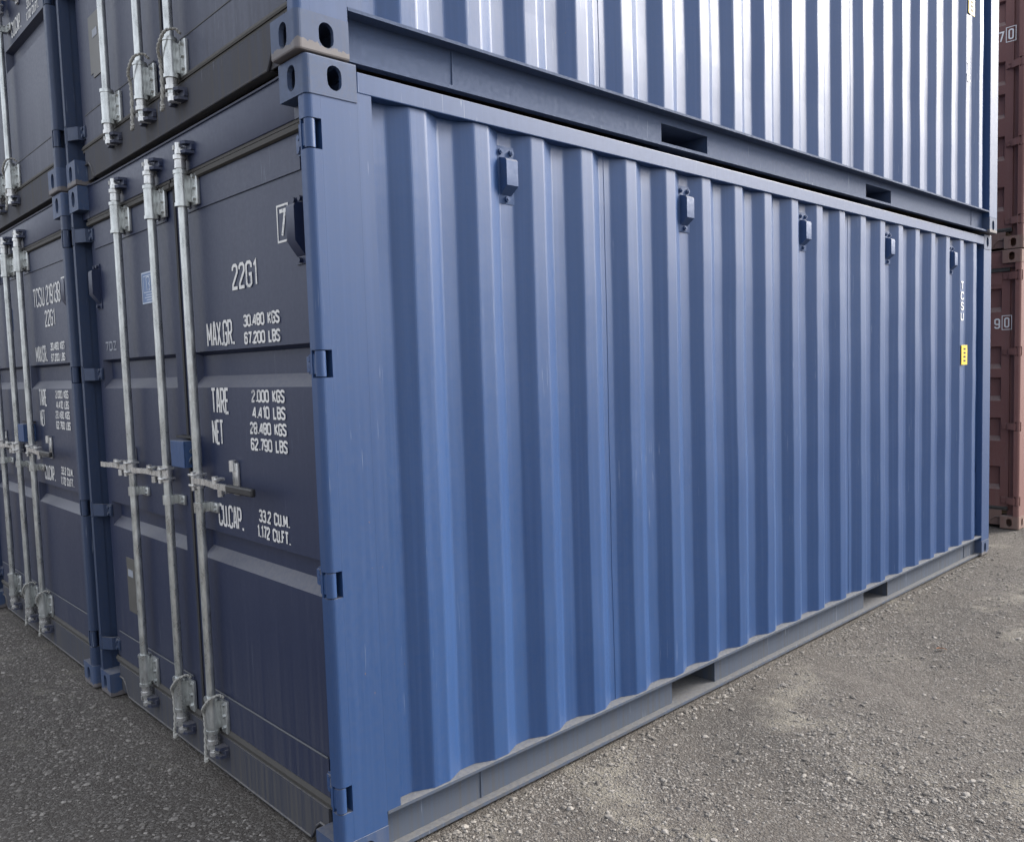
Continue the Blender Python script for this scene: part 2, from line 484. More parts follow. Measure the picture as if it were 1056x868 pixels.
def make_casting():
    """hollow corner fitting with a hole in each outer face, corner at the origin"""
    lx, ly, lz = 0.178, 0.162, 0.118
    bm = bmesh.new()
    bmesh.ops.create_cube(bm, size=1)
    for q in bm.verts:
        q.co = Vector(((q.co.x + .5) * lx, (q.co.y + .5) * ly, (q.co.z + .5) * lz))
    def at0(e, a, b):
        return all(abs(q.co[a]) < 1e-6 and abs(q.co[b]) < 1e-6 for q in e.verts)
    bmesh.ops.bevel(bm, geom=[e for e in bm.edges if at0(e, 0, 1)], offset=0.017, segments=5, affect='EDGES', profile=0.5)
    bmesh.ops.bevel(bm, geom=[e for e in bm.edges if all(q.co.z < 1e-6 for q in e.verts) and min(q.co.x for q in e.verts) < .15 and min(q.co.y for q in e.verts) < .15], offset=0.006, segments=2, affect='EDGES', profile=0.5)
    me = bpy.data.meshes.new('tmp'); bm.to_mesh(me); bm.free()
    ob = bpy.data.objects.new('tmp', me); COL.objects.link(ob)
    cut = []
    def cutter(mb):
        o = mb.build('tmp_cut', M['dark'])
        cut.append(o)
        md = ob.modifiers.new('b', 'BOOLEAN'); md.operation = 'DIFFERENCE'; md.solver = 'EXACT'; md.object = o
    cutter(MB().box(0.016, lx - 0.012, 0.016, ly - 0.012, 0.014, lz - 0.014))
    cutter(MB().prism(stadium((0.100, lz / 2), 0.050, 0.076), -0.02, 0.05, 'xzy'))
    cutter(MB().prism(stadium((0.084, lz / 2), 0.050, 0.078), -0.02, 0.05, 'yzx'))
    cutter(MB().prism(stadium((0.098, 0.085), 0.06, 0.11), -0.02, 0.05, 'xyz'))
    dg = bpy.context.evaluated_depsgraph_get()
    ev = ob.evaluated_get(dg)
    m2 = bpy.data.meshes.new_from_object(ev)
    q = MB()
    q.add([v.co[:] for v in m2.vertices], [tuple(p.vertices) for p in m2.polygons])
    for o in cut + [ob]:
        bpy.data.objects.remove(o)
    return q
CAST = make_casting()

def arc_post(x1, y1, r, off=0.003):
    a = [(off + r - r * math.cos(t), off + r - r * math.sin(t)) for t in [math.pi / 2 * i / 6 for i in range(7)]]
    # from (off, off+r) round to (off+r, off)
    return [(off, y1)] + a + [(x1, off), (x1, y1)]

def post_mb():
    mb = MB()
    zs = [0.118]
    for z0, z1 in reversed(HINGES):
        zs += [z0, z1]
    zs += [2.473]
    for i in range(0, len(zs), 2):                     # front strip, cut out round each hinge pin
        mb.prism(arc_post(0.050, 0.052, 0.020), zs[i], zs[i + 1])
    mb.box(0.0502, 0.178, 0.003, 0.048, 0.118, 2.473)
    mb.box(0.1782, 0.231, 0.003, 0.014, 0.166, 2.506)
    for z0, z1 in HINGES:                              # back of the cut-outs
        mb.box(0.004, 0.0500, 0.046, 0.052, z0 - .001, z1 + .001)
    mb.box(0.085, 0.1, 0.0482, 0.125, 0.118, 2.473)    # gutter plate behind the hinge gap
    return mb

def recess_panel(mb, y0, y1, z0, z1, x, d, top, bot, side):
    o = [(x, y0, z0), (x, y1, z0), (x, y1, z1), (x, y0, z1)]
    i = [(x + d, y0 + side, z0 + bot), (x + d, y1 - side, z0 + bot), (x + d, y1 - side, z1 - top), (x + d, y0 + side, z1 - top)]
    mb.add(o + i, [(0, 1, 5, 4), (1, 2, 6, 5), (2, 3, 7, 6), (3, 0, 4, 7), (4, 5, 6, 7)])

def door_mb(ya, yb, st_a, st_b, bands, deep):
    """steel door: flat stiles, raised fields, recessed troughs; ya/yb edges, st_a/st_b inner edges of the stiles"""
    mb = MB()
    z0, z1 = 0.178, 2.425
    x = DX
    levels = [z0]
    for a, b in bands:
        levels += [a, b]
    levels += [z1]
    for i in range(len(levels) - 1):
        a, b = levels[i], levels[i + 1]
        if i % 2 == 0:
            mb.add([(x, ya, a), (x, yb, a), (x, yb, b), (x, ya, b)], [(0, 1, 2, 3)])
        else:
            mb.add([(x, ya, a), (x, st_a, a), (x, st_a, b), (x, ya, b)], [(0, 1, 2, 3)])
            mb.add([(x, st_b, a), (x, yb, a), (x, yb, b), (x, st_b, b)], [(0, 1, 2, 3)])
            recess_panel(mb, st_a, st_b, a, b, x, deep, 0.014, 0.046, 0.02)
    e = 0.055
    mb.add([(x, ya, z0), (x, yb, z0), (x, yb, z1), (x, ya, z1), (x + e, ya, z0), (x + e, yb, z0), (x + e, yb, z1), (x + e, ya, z1)],
           [(0, 1, 5, 4), (1, 2, 6, 5), (2, 3, 7, 6), (3, 0, 4, 7), (4, 5, 6, 7)])
    mb.box(x - 0.005, x - 0.0002, st_a, st_b, z0 + 0.003, 0.335)       # lower and upper lap plates
    mb.box(x - 0.005, x - 0.0002, st_a, st_b, 2.283, z1 - 0.003)
    return mb

def vent_mb_end(yc, z0=1.985, z1=2.205):
    """louvre box on the door, hood with a slanted mouth"""
    a, b = yc - 0.038, yc + 0.038
    mb = MB()
    mb.box(0.060, 0.0648, a, b, z0, z1)
    mb.prism([(0.0598, 2.180), (0.030, 2.172), (0.026, 2.164), (0.026, 2.056), (0.0598, 2.010)], yc - .027, yc + .027, 'xzy')
    for z, ys in ((z1 - 0.014, (a + 0.018, b - 0.018)), (z0 + 0.012, (yc,))):
        for y in ys:
            mb.cyl((0.060, y, z), (0.048, y, z), 0.009, n=8)
    return mb

def vent_mb_side(xc, ztop=2.455):
    mb = MB()
    a, b = xc - 0.044, xc + 0.044
    z1, z0 = ztop, ztop - 0.212
    yb = 0.0478
    mb.box(a, b, yb - 0.004, yb - 0.0004, z0, z1, 0.001)
    zt, zb = z1 - 0.042, z1 - 0.150
    mb.prism([(yb - .0042, zt), (yb - 0.038, zt - 0.010), (yb - 0.044, zt - 0.018), (yb - 0.044, zb), (yb - .0042, zb - 0.030)], xc - .030, xc + .026, 'yzx')
    for z, xs in ((z1 - 0.022, (a + 0.018, b - 0.018)), (z0 + 0.018, (xc,))):
        for x in xs:
            mb.cyl((x, yb - 0.004, z), (x, yb - 0.014, z), 0.011, n=8)
            mb.cyl((x, yb - 0.014, z), (x, yb - 0.018, z), 0.006, n=8)
    return mb

def side_profile():
    pts = [(0.2312, 0.048), (0.309, 0.048)]
    for i in range(20):
        x = RX0 + i * RP
        pts += [(x, 0.012), (x + 0.068, 0.012)]
        if i < 19:
            if i in (3, 11):      # lapped joint between two sheets
                pts += [(x + 0.1415, 0.048), (x + 0.172, 0.048), (x + 0.1725, 0.0462), (x + 0.2085, 0.0462)]
            else:
                pts += [(x + 0.1415, 0.048), (x + 0.2095, 0.048)]
    pts += [(RX0 + 19 * RP + 0.1415, 0.048), (LX - 0.180, 0.048)]
    return pts

def side_mb():
    """corrugated sheet; every fold is rounded by a few short facets"""
    pr = side_profile()
    out = [pr[0]]
    r = 0.006
    for i in range(1, len(pr) - 1):
        p, a, b = Vector(pr[i]), Vector(pr[i - 1]), Vector(pr[i + 1])
        q_ = min(r, (a - p).length * .4, (b - p).length * .4)
        s, e = p + (a - p).normalized() * q_, p + (b - p).normalized() * q_
        for t in (0, .5, 1):
            q = s * (1 - t) ** 2 + p * 2 * t * (1 - t) + e * t * t
            out.append((q.x, q.y))
    out.append(pr[-1])
    zs = [0.166 + (2.504 - 0.166) * k / 24 for k in range(25)]
    n = len(out)
    mb = MB()
    V = [(x, y + min(1, 4 * (z - 0.166), 4 * (2.504 - z)) * (0.0050 * mnoise.noise(Vector((1.1 * x, 3.7, 1.3 * z))) + 0.0030 * mnoise.noise(Vector((4.1 * x, 9.7, 3.3 * z)))), z) for z in zs for x, y in out]
    mb.add(V, [(k * n + i, k * n + i + 1, (k + 1) * n + i + 1, (k + 1) * n + i) for k in range(len(zs) - 1) for i in range(n - 1)])
    return mb

def bottom_rail_mb():
    """channel rail with two fork pockets"""
    mb = MB()
    mb.box(0.180, LX - 0.180, 0.002, 0.075, 0.155, 0.1655)
    xs = [0.180, 1.805, 2.160, 3.845, 4.205, LX - 0.180]
    for a, b in ((0, 1), (2, 3), (4, 5)):
        mb.box(xs[a], xs[b], 0.055, 0.062, 0.020, 0.1548)
    mb.box(0.180, LX - 0.180, 0.018, 0.0548, 0.007, 0.0198)
    for a, b in ((1, 2), (3, 4)):
        mb.box(xs[a], xs[b], 0.055, 0.45, 0.012, 0.0198)       # floor and ceiling of the pocket
        mb.box(xs[a], xs[b], 0.0622, 0.45, 0.118, 0.124)
        mb.box(xs[a], xs[b], 0.055, 0.062, 0.118, 0.1548)
        mb.box(xs[a], xs[b], 0.4503, 0.456, 0.012, 0.124)
        mb.box(xs[a] - .005, xs[a] - .0003, 0.0622, 0.45, 0.020, 0.1548)
        mb.box(xs[b] + .0003, xs[b] + .005, 0.0622, 0.45, 0.020, 0.1548)
    for x in (0.62, 5.63):                                     # butt weld
        mb.box(x, x + 0.006, 0.0515, 0.0548, 0.022, 0.150)
    # waterlogged welded fillet where the sheet meets the flange
    return mb

def top_rail_mb():
    mb = MB()
    mb.box(0.180, LX - 0.180, 0.001, 0.058, 2.505, 2.570, 0.003)
    return mb

def sill_mb():
    mb = MB()
    x0 = 0.050
    z0, z1 = 0.018, 0.158
    a, b = 0.164, WY - 0.164
    # front plate with a notch beside each casting
    poly = [(a, z1), (a, 0.098), (a + 0.055, 0.098), (a + 0.085, 0.075), (a + 0.125, z0), (b - 0.125, z0), (b - 0.085, 0.075), (b - 0.055, 0.098), (b, 0.098), (b, z1)]
    mb.prism(poly, x0, x0 + 0.006, 'yzx')
    mb.box(x0, x0 + 0.10, a, b, z1 + .0003, z1 + 0.007)
    mb.box(x0 + 0.0062, x0 + 0.035, a + 0.12, b - 0.12, z0, z0 + 0.006)
    mb.box(x0 + 0.0062, x0 + 0.012, a, a + .13, z0 + .004, z1)
    mb.box(x0 + 0.0062, x0 + 0.012, b - .13, b, z0 + .004, z1)
    pts = [(x0 - 0.001, a, 0.098), (x0 - 0.001, a + 0.055, 0.098), (x0 - 0.001, a + 0.085, 0.075), (x0 - 0.001, a + 0.125, z0 + .003)]
    for s in (0, 1):
        p = pts if s == 0 else [(x, WY - y, z) for x, y, z in pts]
        mb.tube(p, 0.005, 6)
    mb.tube([(x0 - .001, a + .125, z0 + .003), (x0 - .001, b - .125, z0 + .003)], 0.0045, 6)
    return mb

def header_mb():
    mb = MB()
    x0 = 0.048
    a, b = 0.05, WY - 0.05
    mb.box(x0, x0 + 0.09, 0.164, WY - 0.164, 2.436, 2.588, 0.004)
    mb.box(x0, x0 + 0.09, 0.054, 0.1635, 2.436, 2.472)
    mb.box(x0, x0 + 0.09, WY - 0.1635, WY - 0.054, 2.436, 2.472)
    mb.tube([(x0 - 0.002, 0.166, 2.592), (x0 - 0.002, 0.28, 2.587), (x0 - .002, 0.42, 2.586), (x0 - 0.002, WY - 0.42, 2.586), (x0 - .002, WY - .28, 2.587), (x0 - 0.002, WY - 0.166, 2.592)], 0.005, 6)
    return mb

def gasket_mbs(ya, yb):
    """rubber lip seals along the top and the foot of a door"""
    x0, x1 = 0.052, 0.100
    a, b = MB(), MB()
    a.box(x0, x1, ya, yb, 2.4255, 2.4358)
    a.prism([(x0 - .006, 2.403), (x0 + .004, 2.398), (DX - .0052, 2.405), (DX - .0052, 2.424), (x0 + .002, 2.4245), (x0 - .006, 2.418)], ya, yb, 'xzy')
    b.box(x0 + 0.004, x1, ya, yb, 0.1655, 0.1775)
    b.prism([(x0 - .002, 0.185), (x0 + .006, 0.200), (DX - .0052, 0.200), (DX - .0052, 0.180), (x0, 0.1778)], ya, yb, 'xzy')
    return a, b

def hinge_mb(z0, z1):
    mb = MB()
    zc, h = (z0 + z1) / 2, (z1 - z0)
    mb.cyl((0.019, 0.020, z0 + .004), (0.019, 0.020, z1 - .003), 0.0165, n=18)
    # blade from the pin to the door, bent, bevelled
    mb.prism([(0.010, 0.034), (0.004, 0.060), (0.036, 0.118), (0.058, 0.122), (0.058, 0.168), (0.0648, 0.168), (0.0648, 0.112), (0.045, 0.105), (0.022, 0.060), (0.024, 0.036)], zc - h * .36, zc + h * .36)
    mb.box(0.052, 0.0645, 0.110, 0.17, zc - h * .30, zc + h * .30, 0.002)
    for k in (-.2, .2):
        mb.cyl((0.052, 0.145, zc + h * k), (0.045, 0.145, zc + h * k), 0.009, n=8)
    return mb

def bar_mb(y):
    mb = MB()
    mb.cyl((0.020, y, 0.125), (0.020, y, 2.505), 0.0172, n=20)
    return mb

def bracket_mb(y, z0, z1, up):
    mb = MB()
    x = 0.020
    mb.cyl((x, y, z0), (x, y, z1), 0.0255, n=20)
    e = z1 if up else z0
    for z in (z0, z1):
        mb.cyl((x, y, z - 0.007), (x, y, z + 0.007), 0.0285, n=20)
    mb.box(x, 0.060, y - 0.022, y + 0.022, z0 + 0.012, z1 - 0.012)
    mb.box(0.046, 0.060, y - 0.078, y - 0.0221, z0 - 0.004, z1 - 0.006, 0.003)
    mb.box(0.054, 0.060, y + 0.0221, y + 0.040, z0 - 0.004, z1 - 0.006)
    for k in (0.16, 0.5, 0.84):
        z = z0 + (z1 - z0) * k
        mb.cyl((0.046, y - 0.055, z), (0.037, y - 0.055, z), 0.0085, n=6)
    return mb

def guide_mb(y, z):
    mb = MB()
    mb.cyl((0.020, y, z - 0.020), (0.020, y, z + 0.020), 0.0235, n=20)
    mb.box(0.020, 0.060, y - 0.020, y + 0.020, z - .018, z + .018)
    mb.box(0.052, 0.0645, y - 0.086, y - 0.0201, z - 0.020, z + 0.020, 0.002)
    for dz in (-.008, .008):
        mb.cyl((0.052, y - 0.068, z + dz), (0.045, y - 0.068, z + dz), 0.006, n=6)
    return mb

def cam_mb(y, z, s):
    """cam lock end, s = +1 at the top, -1 at the bottom"""
    mb = MB()
    x = 0.020
    mb.cyl((x, y, z - s * 0.074), (x, y, z - s * 0.030), 0.0215, 0.0200, 18)
    mb.cyl((x, y, z - s * 0.040), (x, y, z - s * 0.024), 0.0250, n=18)
    mb.cyl((x, y, z - s * 0.024), (x, y, z + s * 0.004), 0.0165, n=14)
    # claw: two hooked lobes
    for sg in (1, -1):
        pr = [(x + 0.030, y - sg * 0.000), (x + 0.026, y + sg * 0.022), (x + 0.004, y + sg * 0.036), (x - 0.018, y + sg * 0.026), (x - 0.022, y + sg * 0.008), (x - 0.008, y + sg * 0.010), (x - 0.004, y - sg * 0.004)]
        zz = z + (0.006 if sg > 0 else -0.014)
        mb.prism(pr, zz - 0.0085, zz + 0.0085)
    mb.cyl((x - .004, y, z - 0.022), (x - .004, y, z + 0.024), 0.0125, n=12)
    return mb

def keeper_mb(y, z):
    mb = MB()
    yy = y - 0.048
    mb.prism([(0.049, yy - 0.026), (0.049, yy + 0.022), (0.016, yy + 0.020), (0.006, yy + 0.004), (0.016, yy - 0.018)], z - 0.024, z - 0.012)
    mb.prism([(0.049, yy - 0.026), (0.049, yy + 0.022), (0.016, yy + 0.020), (0.006, yy + 0.004), (0.016, yy - 0.018)], z + 0.010, z + 0.022)
    mb.box(0.034, 0.0495, yy - 0.030, yy + 0.024, z - .0118, z + .0098, 0.002)
    yy = y + 0.046
    mb.box(0.026, 0.0495, yy - 0.012, yy + 0.018, z - 0.022, z + 0.020, 0.003)
    return mb

def rounded_bar(mb, pts, h, th):
    """flat bar through points (x, y, z): height h, thickness th along the door normal"""
    for a, b in zip(pts[:-1], pts[1:]):
        v = [(p[0] + dx, p[1], p[2] + dz) for p in (a, b) for dx, dz in ((-th / 2, -h / 2), (th / 2, -h / 2), (th / 2, h / 2), (-th / 2, h / 2))]
        mb.add(v, [(0, 1, 2, 3), (7, 6, 5, 4), (0, 4, 5, 1), (1, 5, 6, 2), (2, 6, 7, 3), (3, 7, 4, 0)])
    return mb

def handle_mb(y, d, L):
    mb = MB()
    z = 1.222
    # hub: two cheeks round the bar and a pin
    mb.box(-0.014, 0.046, y - 0.022, y + 0.022, z + 0.016, z + 0.026, 0.003)
    mb.box(-0.014, 0.046, y - 0.022, y + 0.022, z - 0.026, z - 0.016, 0.003)
    mb.cyl((0.02, y, z - .034), (0.02, y, z + .034), 0.0225, n=16)
    mb.cyl((-0.006, y + d * .012, z - 0.040), (-0.006, y + d * .012, z + 0.034), 0.008, n=10)
    rounded_bar(mb, [(-0.006, y + d * 0.008, z), (-0.012, y + d * 0.16, z + .004), (-0.020, y + d * 0.26, z), (-0.020, y + d * L, z)], 0.023, 0.010)
    rounded_bar(mb, [(0.001, y + d * 0.02, z - 0.004), (-0.001, y + d * 0.25, z - 0.004)], 0.016, 0.008)
    return mb

def catch_mb(y):
    mb = MB()
    z = 1.24
    mb.box(0.052, 0.0645, y - 0.022, y + 0.022, z - 0.062, z + 0.062, 0.004)
    mb.box(-0.002, 0.0518, y - 0.006, y + 0.006, z - 0.052, z - 0.038, 0.003)
    mb.cyl((0.046, y, z + 0.030), (0.046, y, z + 0.072), 0.013, n=12)
    mb.cyl((-0.004, y, z - 0.060), (-0.004, y, z - 0.032), 0.012, n=12)
    mb.cyl((-0.022, y + .004, z - 0.012), (-0.022, y + .004, z + 0.018), 0.011, n=12)
    mb.box(-0.030, 0.010, y - 0.014, y + 0.016, z + 0.0002, z + 0.012, 0.003)
    return mb

def lock_box_parts(parent, mat):
    y0, y1, z0, z1 = 1.108, 1.246, 1.264, 1.372
    x0 = -0.002
    mb = MB()
    # five-sided box open below: front, two sides, top slab
    mb.box(x0, x0 + 0.006, y0, y1, z0, z1, 0.002)
    mb.box(x0 + .0062, 0.0645, y0, y0 + 0.006, z0, z1)
    mb.box(x0 + .0062, 0.0645, y1 - 0.006, y1, z0, z1)
    mb.box(x0 + .0062, 0.0645, y0 + .0062, y1 - .0062, z1 - 0.006, z1)
    b = mb.build('lock_box', mat, parent)
    mb = MB()
    mb.box(0.030, 0.0645, y0 - 0.012, y1 + 0.020, z1 + 0.008, z1 + 0.018, 0.002)
    mb.build('lip_plate', M['dark'], b)
    mb = MB()
    for zz in (z0 + 0.035, z0 + 0.066):
        mb.cyl((0.030, y0, zz), (0.030, y0 - 0.010, zz), 0.010, n=8)
    mb.tube([(0.022, y0 - .004, z0 + .018), (0.016, y0 - .012, z0 + .028), (0.022, y0 - .012, z0 + .04)], 0.004, 6)
    mb.build('lock_bolt', M['rail'], b)
    return b

def weights(door):
    pl = door_place(DX - 0.0016)
    T, t2 = 0.0122, 0.0088
    def L(s, yl, yr, z0, z1, t):
        text(MB(), s, -yl, -yr, z0, z1, t, pl, 1.9 if t < 0.0095 or s[0] == '2' else 1.5).build('lettering', M['letter'], door)
    L('22G1', 0.716, 0.510, 1.945, 2.040, T)
    L('MAX.GR.', 0.972, 0.722, 1.745, 1.842, T * .9)
    L('30.480 KGS', 0.640, 0.360, 1.806, 1.851, t2)
    L('67.200 LBS', 0.640, 0.362, 1.743, 1.788, t2)
    L('TARE', 0.966, 0.803, 1.484, 1.586, T * .95)
    L('2.000 KGS', 0.606, 0.353, 1.532, 1.578, t2)
    L('4.410 LBS', 0.606, 0.353, 1.473, 1.519, t2)
    L('NET', 0.972, 0.865, 1.363, 1.462, T * .9)
    L('28.480 KGS', 0.632, 0.351, 1.416, 1.461, t2)
    L('62.790 LBS', 0.632, 0.349, 1.356, 1.402, t2)
    L('CU.CAP.', 0.955, 0.730, 1.040, 1.130, T * .95)
    L('33.2 CU.M.', 0.596, 0.362, 1.094, 1.141, t2)
    L('1.172 CU.FT.', 0.618, 0.362, 1.034, 1.082, t2)

BLUE_BANDS = ((0.889, 1.012), (1.587, 1.730))
RED_BANDS = ((0.36, 0.58), (0.82, 1.04), (1.20, 1.42), (1.50, 1.71), (2.03, 2.25))

def make_container(mats, bands, deep, stile, vents=True, gear=True, texts=True):
    root = empty('shipping_container')
    fr, cs, dr, rl, sd_ = mats['frame'], mats['cast'], mats['door'], mats['rail'], mats['side']
    # corner castings, tops and bottoms
    for sx in (0, 1):
        for sy in (0, 1):
            for sz in (0, 1):
                mir(CAST, sx, sy, sz).build('corner_casting', cs, root)
    pm = post_mb()
    pm.build('corner_post', fr, root)
    mir(pm, sy=True).build('corner_post', fr, root)
    rp = MB().box(LX - 0.178, LX - 0.003, 0.003, 0.06, 0.1182, 2.4728, 0.004)
    rp.box(LX - 0.060, LX - 0.006, 0.0602, 0.16, 0.1182, 2.4728)
    rp.build('corner_post', fr, root)
    mir(rp, sy=True).build('corner_post', fr, root)
    wall = side_mb()
    walls = [wall.build('side_wall', sd_, root, (0, -1, 0)), mir(wall, sy=True).build('side_wall', sd_, root, (0, 1, 0))]
    weld = MB()
    pr = side_profile()
    for i in range(1, len(pr) - 1, 2):          # small fillet ledges of paint-filled weld at the foot of the sheet
        pass
    for s in (False, True):
        mir(top_rail_mb(), sy=s).build('top_rail', fr, root)
        mir(bottom_rail_mb(), sy=s).build('bottom_rail', rl, root)
    sill_mb().build('door_sill', mats['sill'], root)
    header_mb().build('door_header', dr, root)
    # roof, floor, closed end
    rf = MB()
    nx = 26
    for i in range(nx):
        x = 0.16 + (LX - 0.32) * i / nx
        dx = (LX - 0.32) / nx
        rf.add([(x, 0.058, 2.556), (x + dx * .35, 0.058, 2.556), (x + dx * .5, 0.058, 2.572), (x + dx * .85, 0.058, 2.572), (x + dx, 0.058, 2.556)] +
               [(x, WY - 0.058, 2.556), (x + dx * .35, WY - 0.058, 2.556), (x + dx * .5, WY - 0.058, 2.572), (x + dx * .85, WY - 0.058, 2.572), (x + dx, WY - 0.058, 2.556)],
               [(k, k + 1, 5 + k + 1, 5 + k) for k in range(4)])
    rf.build('roof', fr, root)
    MB().box(0.10, LX - 0.06, 0.066, WY - 0.066, 0.1285, 0.1545).build('floor', M['wood'], root)
    ew = MB()
    yy = [0.17 + (WY - 0.34) * k / 32 for k in range(33)]
    xx = [LX - (0.012 if (k // 2) % 2 else 0.050) for k in range(33)]
    ew.add([(x, y, 0.16) for x, y in zip(xx, yy)] + [(x, y, 2.48) for x, y in zip(xx, yy)], [(k, k + 1, 34 + k, 33 + k) for k in range(32)])
    ew.build('end_wall', fr, root)
    MB().box(LX - 0.06, LX - 0.004, 0.164, WY - 0.164, 0.016, 0.158).build('end_sill', fr, root)
    MB().box(LX - 0.06, LX - 0.004, 0.164, WY - 0.164, 2.482, 2.556).build('end_header', fr, root)
    # doors
    d1 = door_mb(0.112, SEAM - 0.012, 0.112 + stile, SEAM - 0.088, bands, deep)
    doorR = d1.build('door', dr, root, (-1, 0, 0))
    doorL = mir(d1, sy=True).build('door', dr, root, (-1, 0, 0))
    for gk in gasket_mbs(0.112, SEAM - 0.008):
        gk.build('door_gasket', M['rubber'], doorR)
        mir(gk, sy=True).build('door_gasket', M['rubber'], doorL)
    MB().box(0.0600, 0.09, SEAM - 0.0115, SEAM + 0.0078, 0.17, 2.43).build('seam_seal', M['dark'], doorL)
    for z0, z1 in HINGES:
        h = hinge_mb(z0, z1)
        h.build('hinge', fr, doorR)
        mir(h, sy=True).build('hinge', fr, doorL)
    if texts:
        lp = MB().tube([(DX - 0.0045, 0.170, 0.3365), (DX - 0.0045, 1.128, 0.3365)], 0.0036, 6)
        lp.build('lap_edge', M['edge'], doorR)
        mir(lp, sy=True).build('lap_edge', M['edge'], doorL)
    if vents:
        v = vent_mb_end(0.183)
        v.build('vent', dr, doorR)
        mir(v, sy=True).build('vent', dr, doorL)
        for x in (RX0 + 0.175 + RP * k for k in (1, 5, 9, 13, 17)):
            vent_mb_side(x).build('vent', mats['vent'], walls[0])
            mir(vent_mb_side(x), sy=True).build('vent', mats['vent'], walls[1])
    if texts:
        weights(doorR)
        mb = MB()
        pl = door_place(DX - 0.0016)
        frame_rect(mb, -0.343, -0.268, 2.074, 2.192, 0.007, pl)
        text(mb, '7', -0.332, -0.280, 2.086, 2.180, 0.013, pl)
        mb.build('check_digit', M['letter'], doorR)
        text(MB(), '7DZ', -2.21, -2.045, 1.772, 1.818, 0.008, pl).build('worn_lettering', M['faint'], doorL)
        # blue classification label
        mb = MB().box(DX - 0.0020, DX - 0.0002, 1.480, 1.652, 1.962, 2.102)
        lab = mb.build('label', M['label_blue'], doorL)
        mb = MB()
        q = door_place(DX - 0.0030)
        frame_rect(mb, -1.648, -1.484, 1.966, 2.098, 0.006, q)
        frame_rect(mb, -1.628, -1.500, 2.012, 2.084, 0.004, q)
        stroke(mb, [(-1.585, 2.020), (-1.592, 2.074), (-1.575, 2.080), (-1.553, 2.076), (-1.548, 2.056), (-1.562, 2.048), (-1.550, 2.040), (-1.548, 2.026), (-1.565, 2.020)], 0.006, False, lambda p, i: q(p.x, p.y, 1))
        for k in range(3):
            mb.box(DX - 0.0032, DX - 0.0021, 1.53, 1.60 + .02 * (k % 2), 1.976 + k * .011, 1.980 + k * .011)
        mb.build('label_print', M['label_line'], doorL)
        # data plate
        pl_ = MB().box(DX - 0.004, DX - 0.0002, 1.93, 2.10, 0.475, 0.748, 0.001).build('data_plate', M['plate'], doorL)
        mb = MB().box(DX - 0.0055, DX - 0.0042, 2.010, 2.080, 0.655, 0.690)
        mb.build('data_plate_tag', M['faint'], doorL)
    if gear:
        for i, y in enumerate(BARS):
            br = bar_mb(y).build('locking_bar', M['zinc'], root)
            for z, s in ((2.513, 1), (0.115, -1)):
                cam_mb(y, z, s).build('cam_end', M['zinc_bright'], br)
                keeper_mb(y, z).build('cam_keeper', dr, br)
            bracket_mb(y, 2.300, 2.424, True).build('bar_bracket', M['zinc'], br)
            bracket_mb(y, 0.190, 0.327, False).build('bar_bracket', M['zinc'], br)
            guide_mb(y, 1.110).build('bar_guide', M['zinc'], br)
            if i == 0:
                handle_mb(y, -1, 0.36).build('handle', M['zinc_bright'], br)
                g = MB().box(-0.029, -0.010, y - 0.575, y - 0.3605, 1.207, 1.236, 0.006)
                g.build('handle_grip', M['grip'], br)
                catch_mb(y - 0.265).build('handle_catch', M['zinc_bright'], br)
            else:
                handle_mb(y, 1, 0.31).build('handle', M['zinc_bright'], br)
                catch_mb(y + 0.085).build('handle_catch', M['zinc_bright'], br)
        lock_box_parts(root, mats['vent'])
    return root, doorR, doorL, walls

blue = dict(frame=M['frame'], cast=M['cast'], door=M['door'], rail=M['rail'], side=M['side'], sill=M['sill'], vent=M['vent'])
GRP = 'blue shipping containers in the stack'
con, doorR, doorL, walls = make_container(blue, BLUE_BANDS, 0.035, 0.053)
uppers = []
c_left = copy_tree(con)
c_up = copy_tree(con)
c_upleft = copy_tree(con)
c_left.location, c_up.location, c_upleft.location = (-0.020, 2.478, 0), (-0.022, 0.000, 2.595), (-0.032, 2.480, 2.595)
c_up.rotation_euler.z = R(-0.45)
for c_ in (c_up, c_upleft):                  # the stacked ones keep cleaner bottom rails
    for r_ in [x for x in c_.children if x.name.startswith('bottom_rail')]:
        r_.material_slots[0].link = 'OBJECT'
        r_.material_slots[0].material = M['rail_clean']
for c_ in (con, c_up):                       # left posts between the stacks: shade put into a darker paint
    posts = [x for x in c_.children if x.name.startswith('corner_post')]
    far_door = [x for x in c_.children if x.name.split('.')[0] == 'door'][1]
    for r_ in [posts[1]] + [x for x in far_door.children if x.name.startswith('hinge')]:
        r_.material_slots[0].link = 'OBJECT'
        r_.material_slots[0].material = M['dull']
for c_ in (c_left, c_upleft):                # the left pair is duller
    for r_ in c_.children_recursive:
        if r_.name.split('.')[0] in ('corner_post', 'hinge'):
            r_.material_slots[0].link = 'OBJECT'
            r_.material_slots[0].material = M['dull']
tag(con, 'blue container on the ground, its whole corrugated side and weight markings in view', 'shipping container', GRP)
tag(c_left, 'blue container on the ground at left, only its doors with a TCSU number seen', 'shipping container', GRP)
tag(c_up, 'blue container stacked on the near one, its glaring corrugated side cut off by the frame', 'shipping container', GRP)
tag(c_upleft, 'blue container stacked at upper left, only the foot of its doors seen', 'shipping container', GRP)

def child(o, name):
    return [c for c in o.children if c.name.split('.')[0] == name]

# owner number on the left container
pl = door_place(DX - 0.0016)
mb = text(MB(), 'TCSU', -0.945, -0.700, 2.068, 2.180, 0.0125, pl)
text(mb, '219138', -0.660, -0.375, 2.068, 2.180, 0.0125, pl)
mb.build('owner_number', M['letter'], child(c_left, 'door')[0])

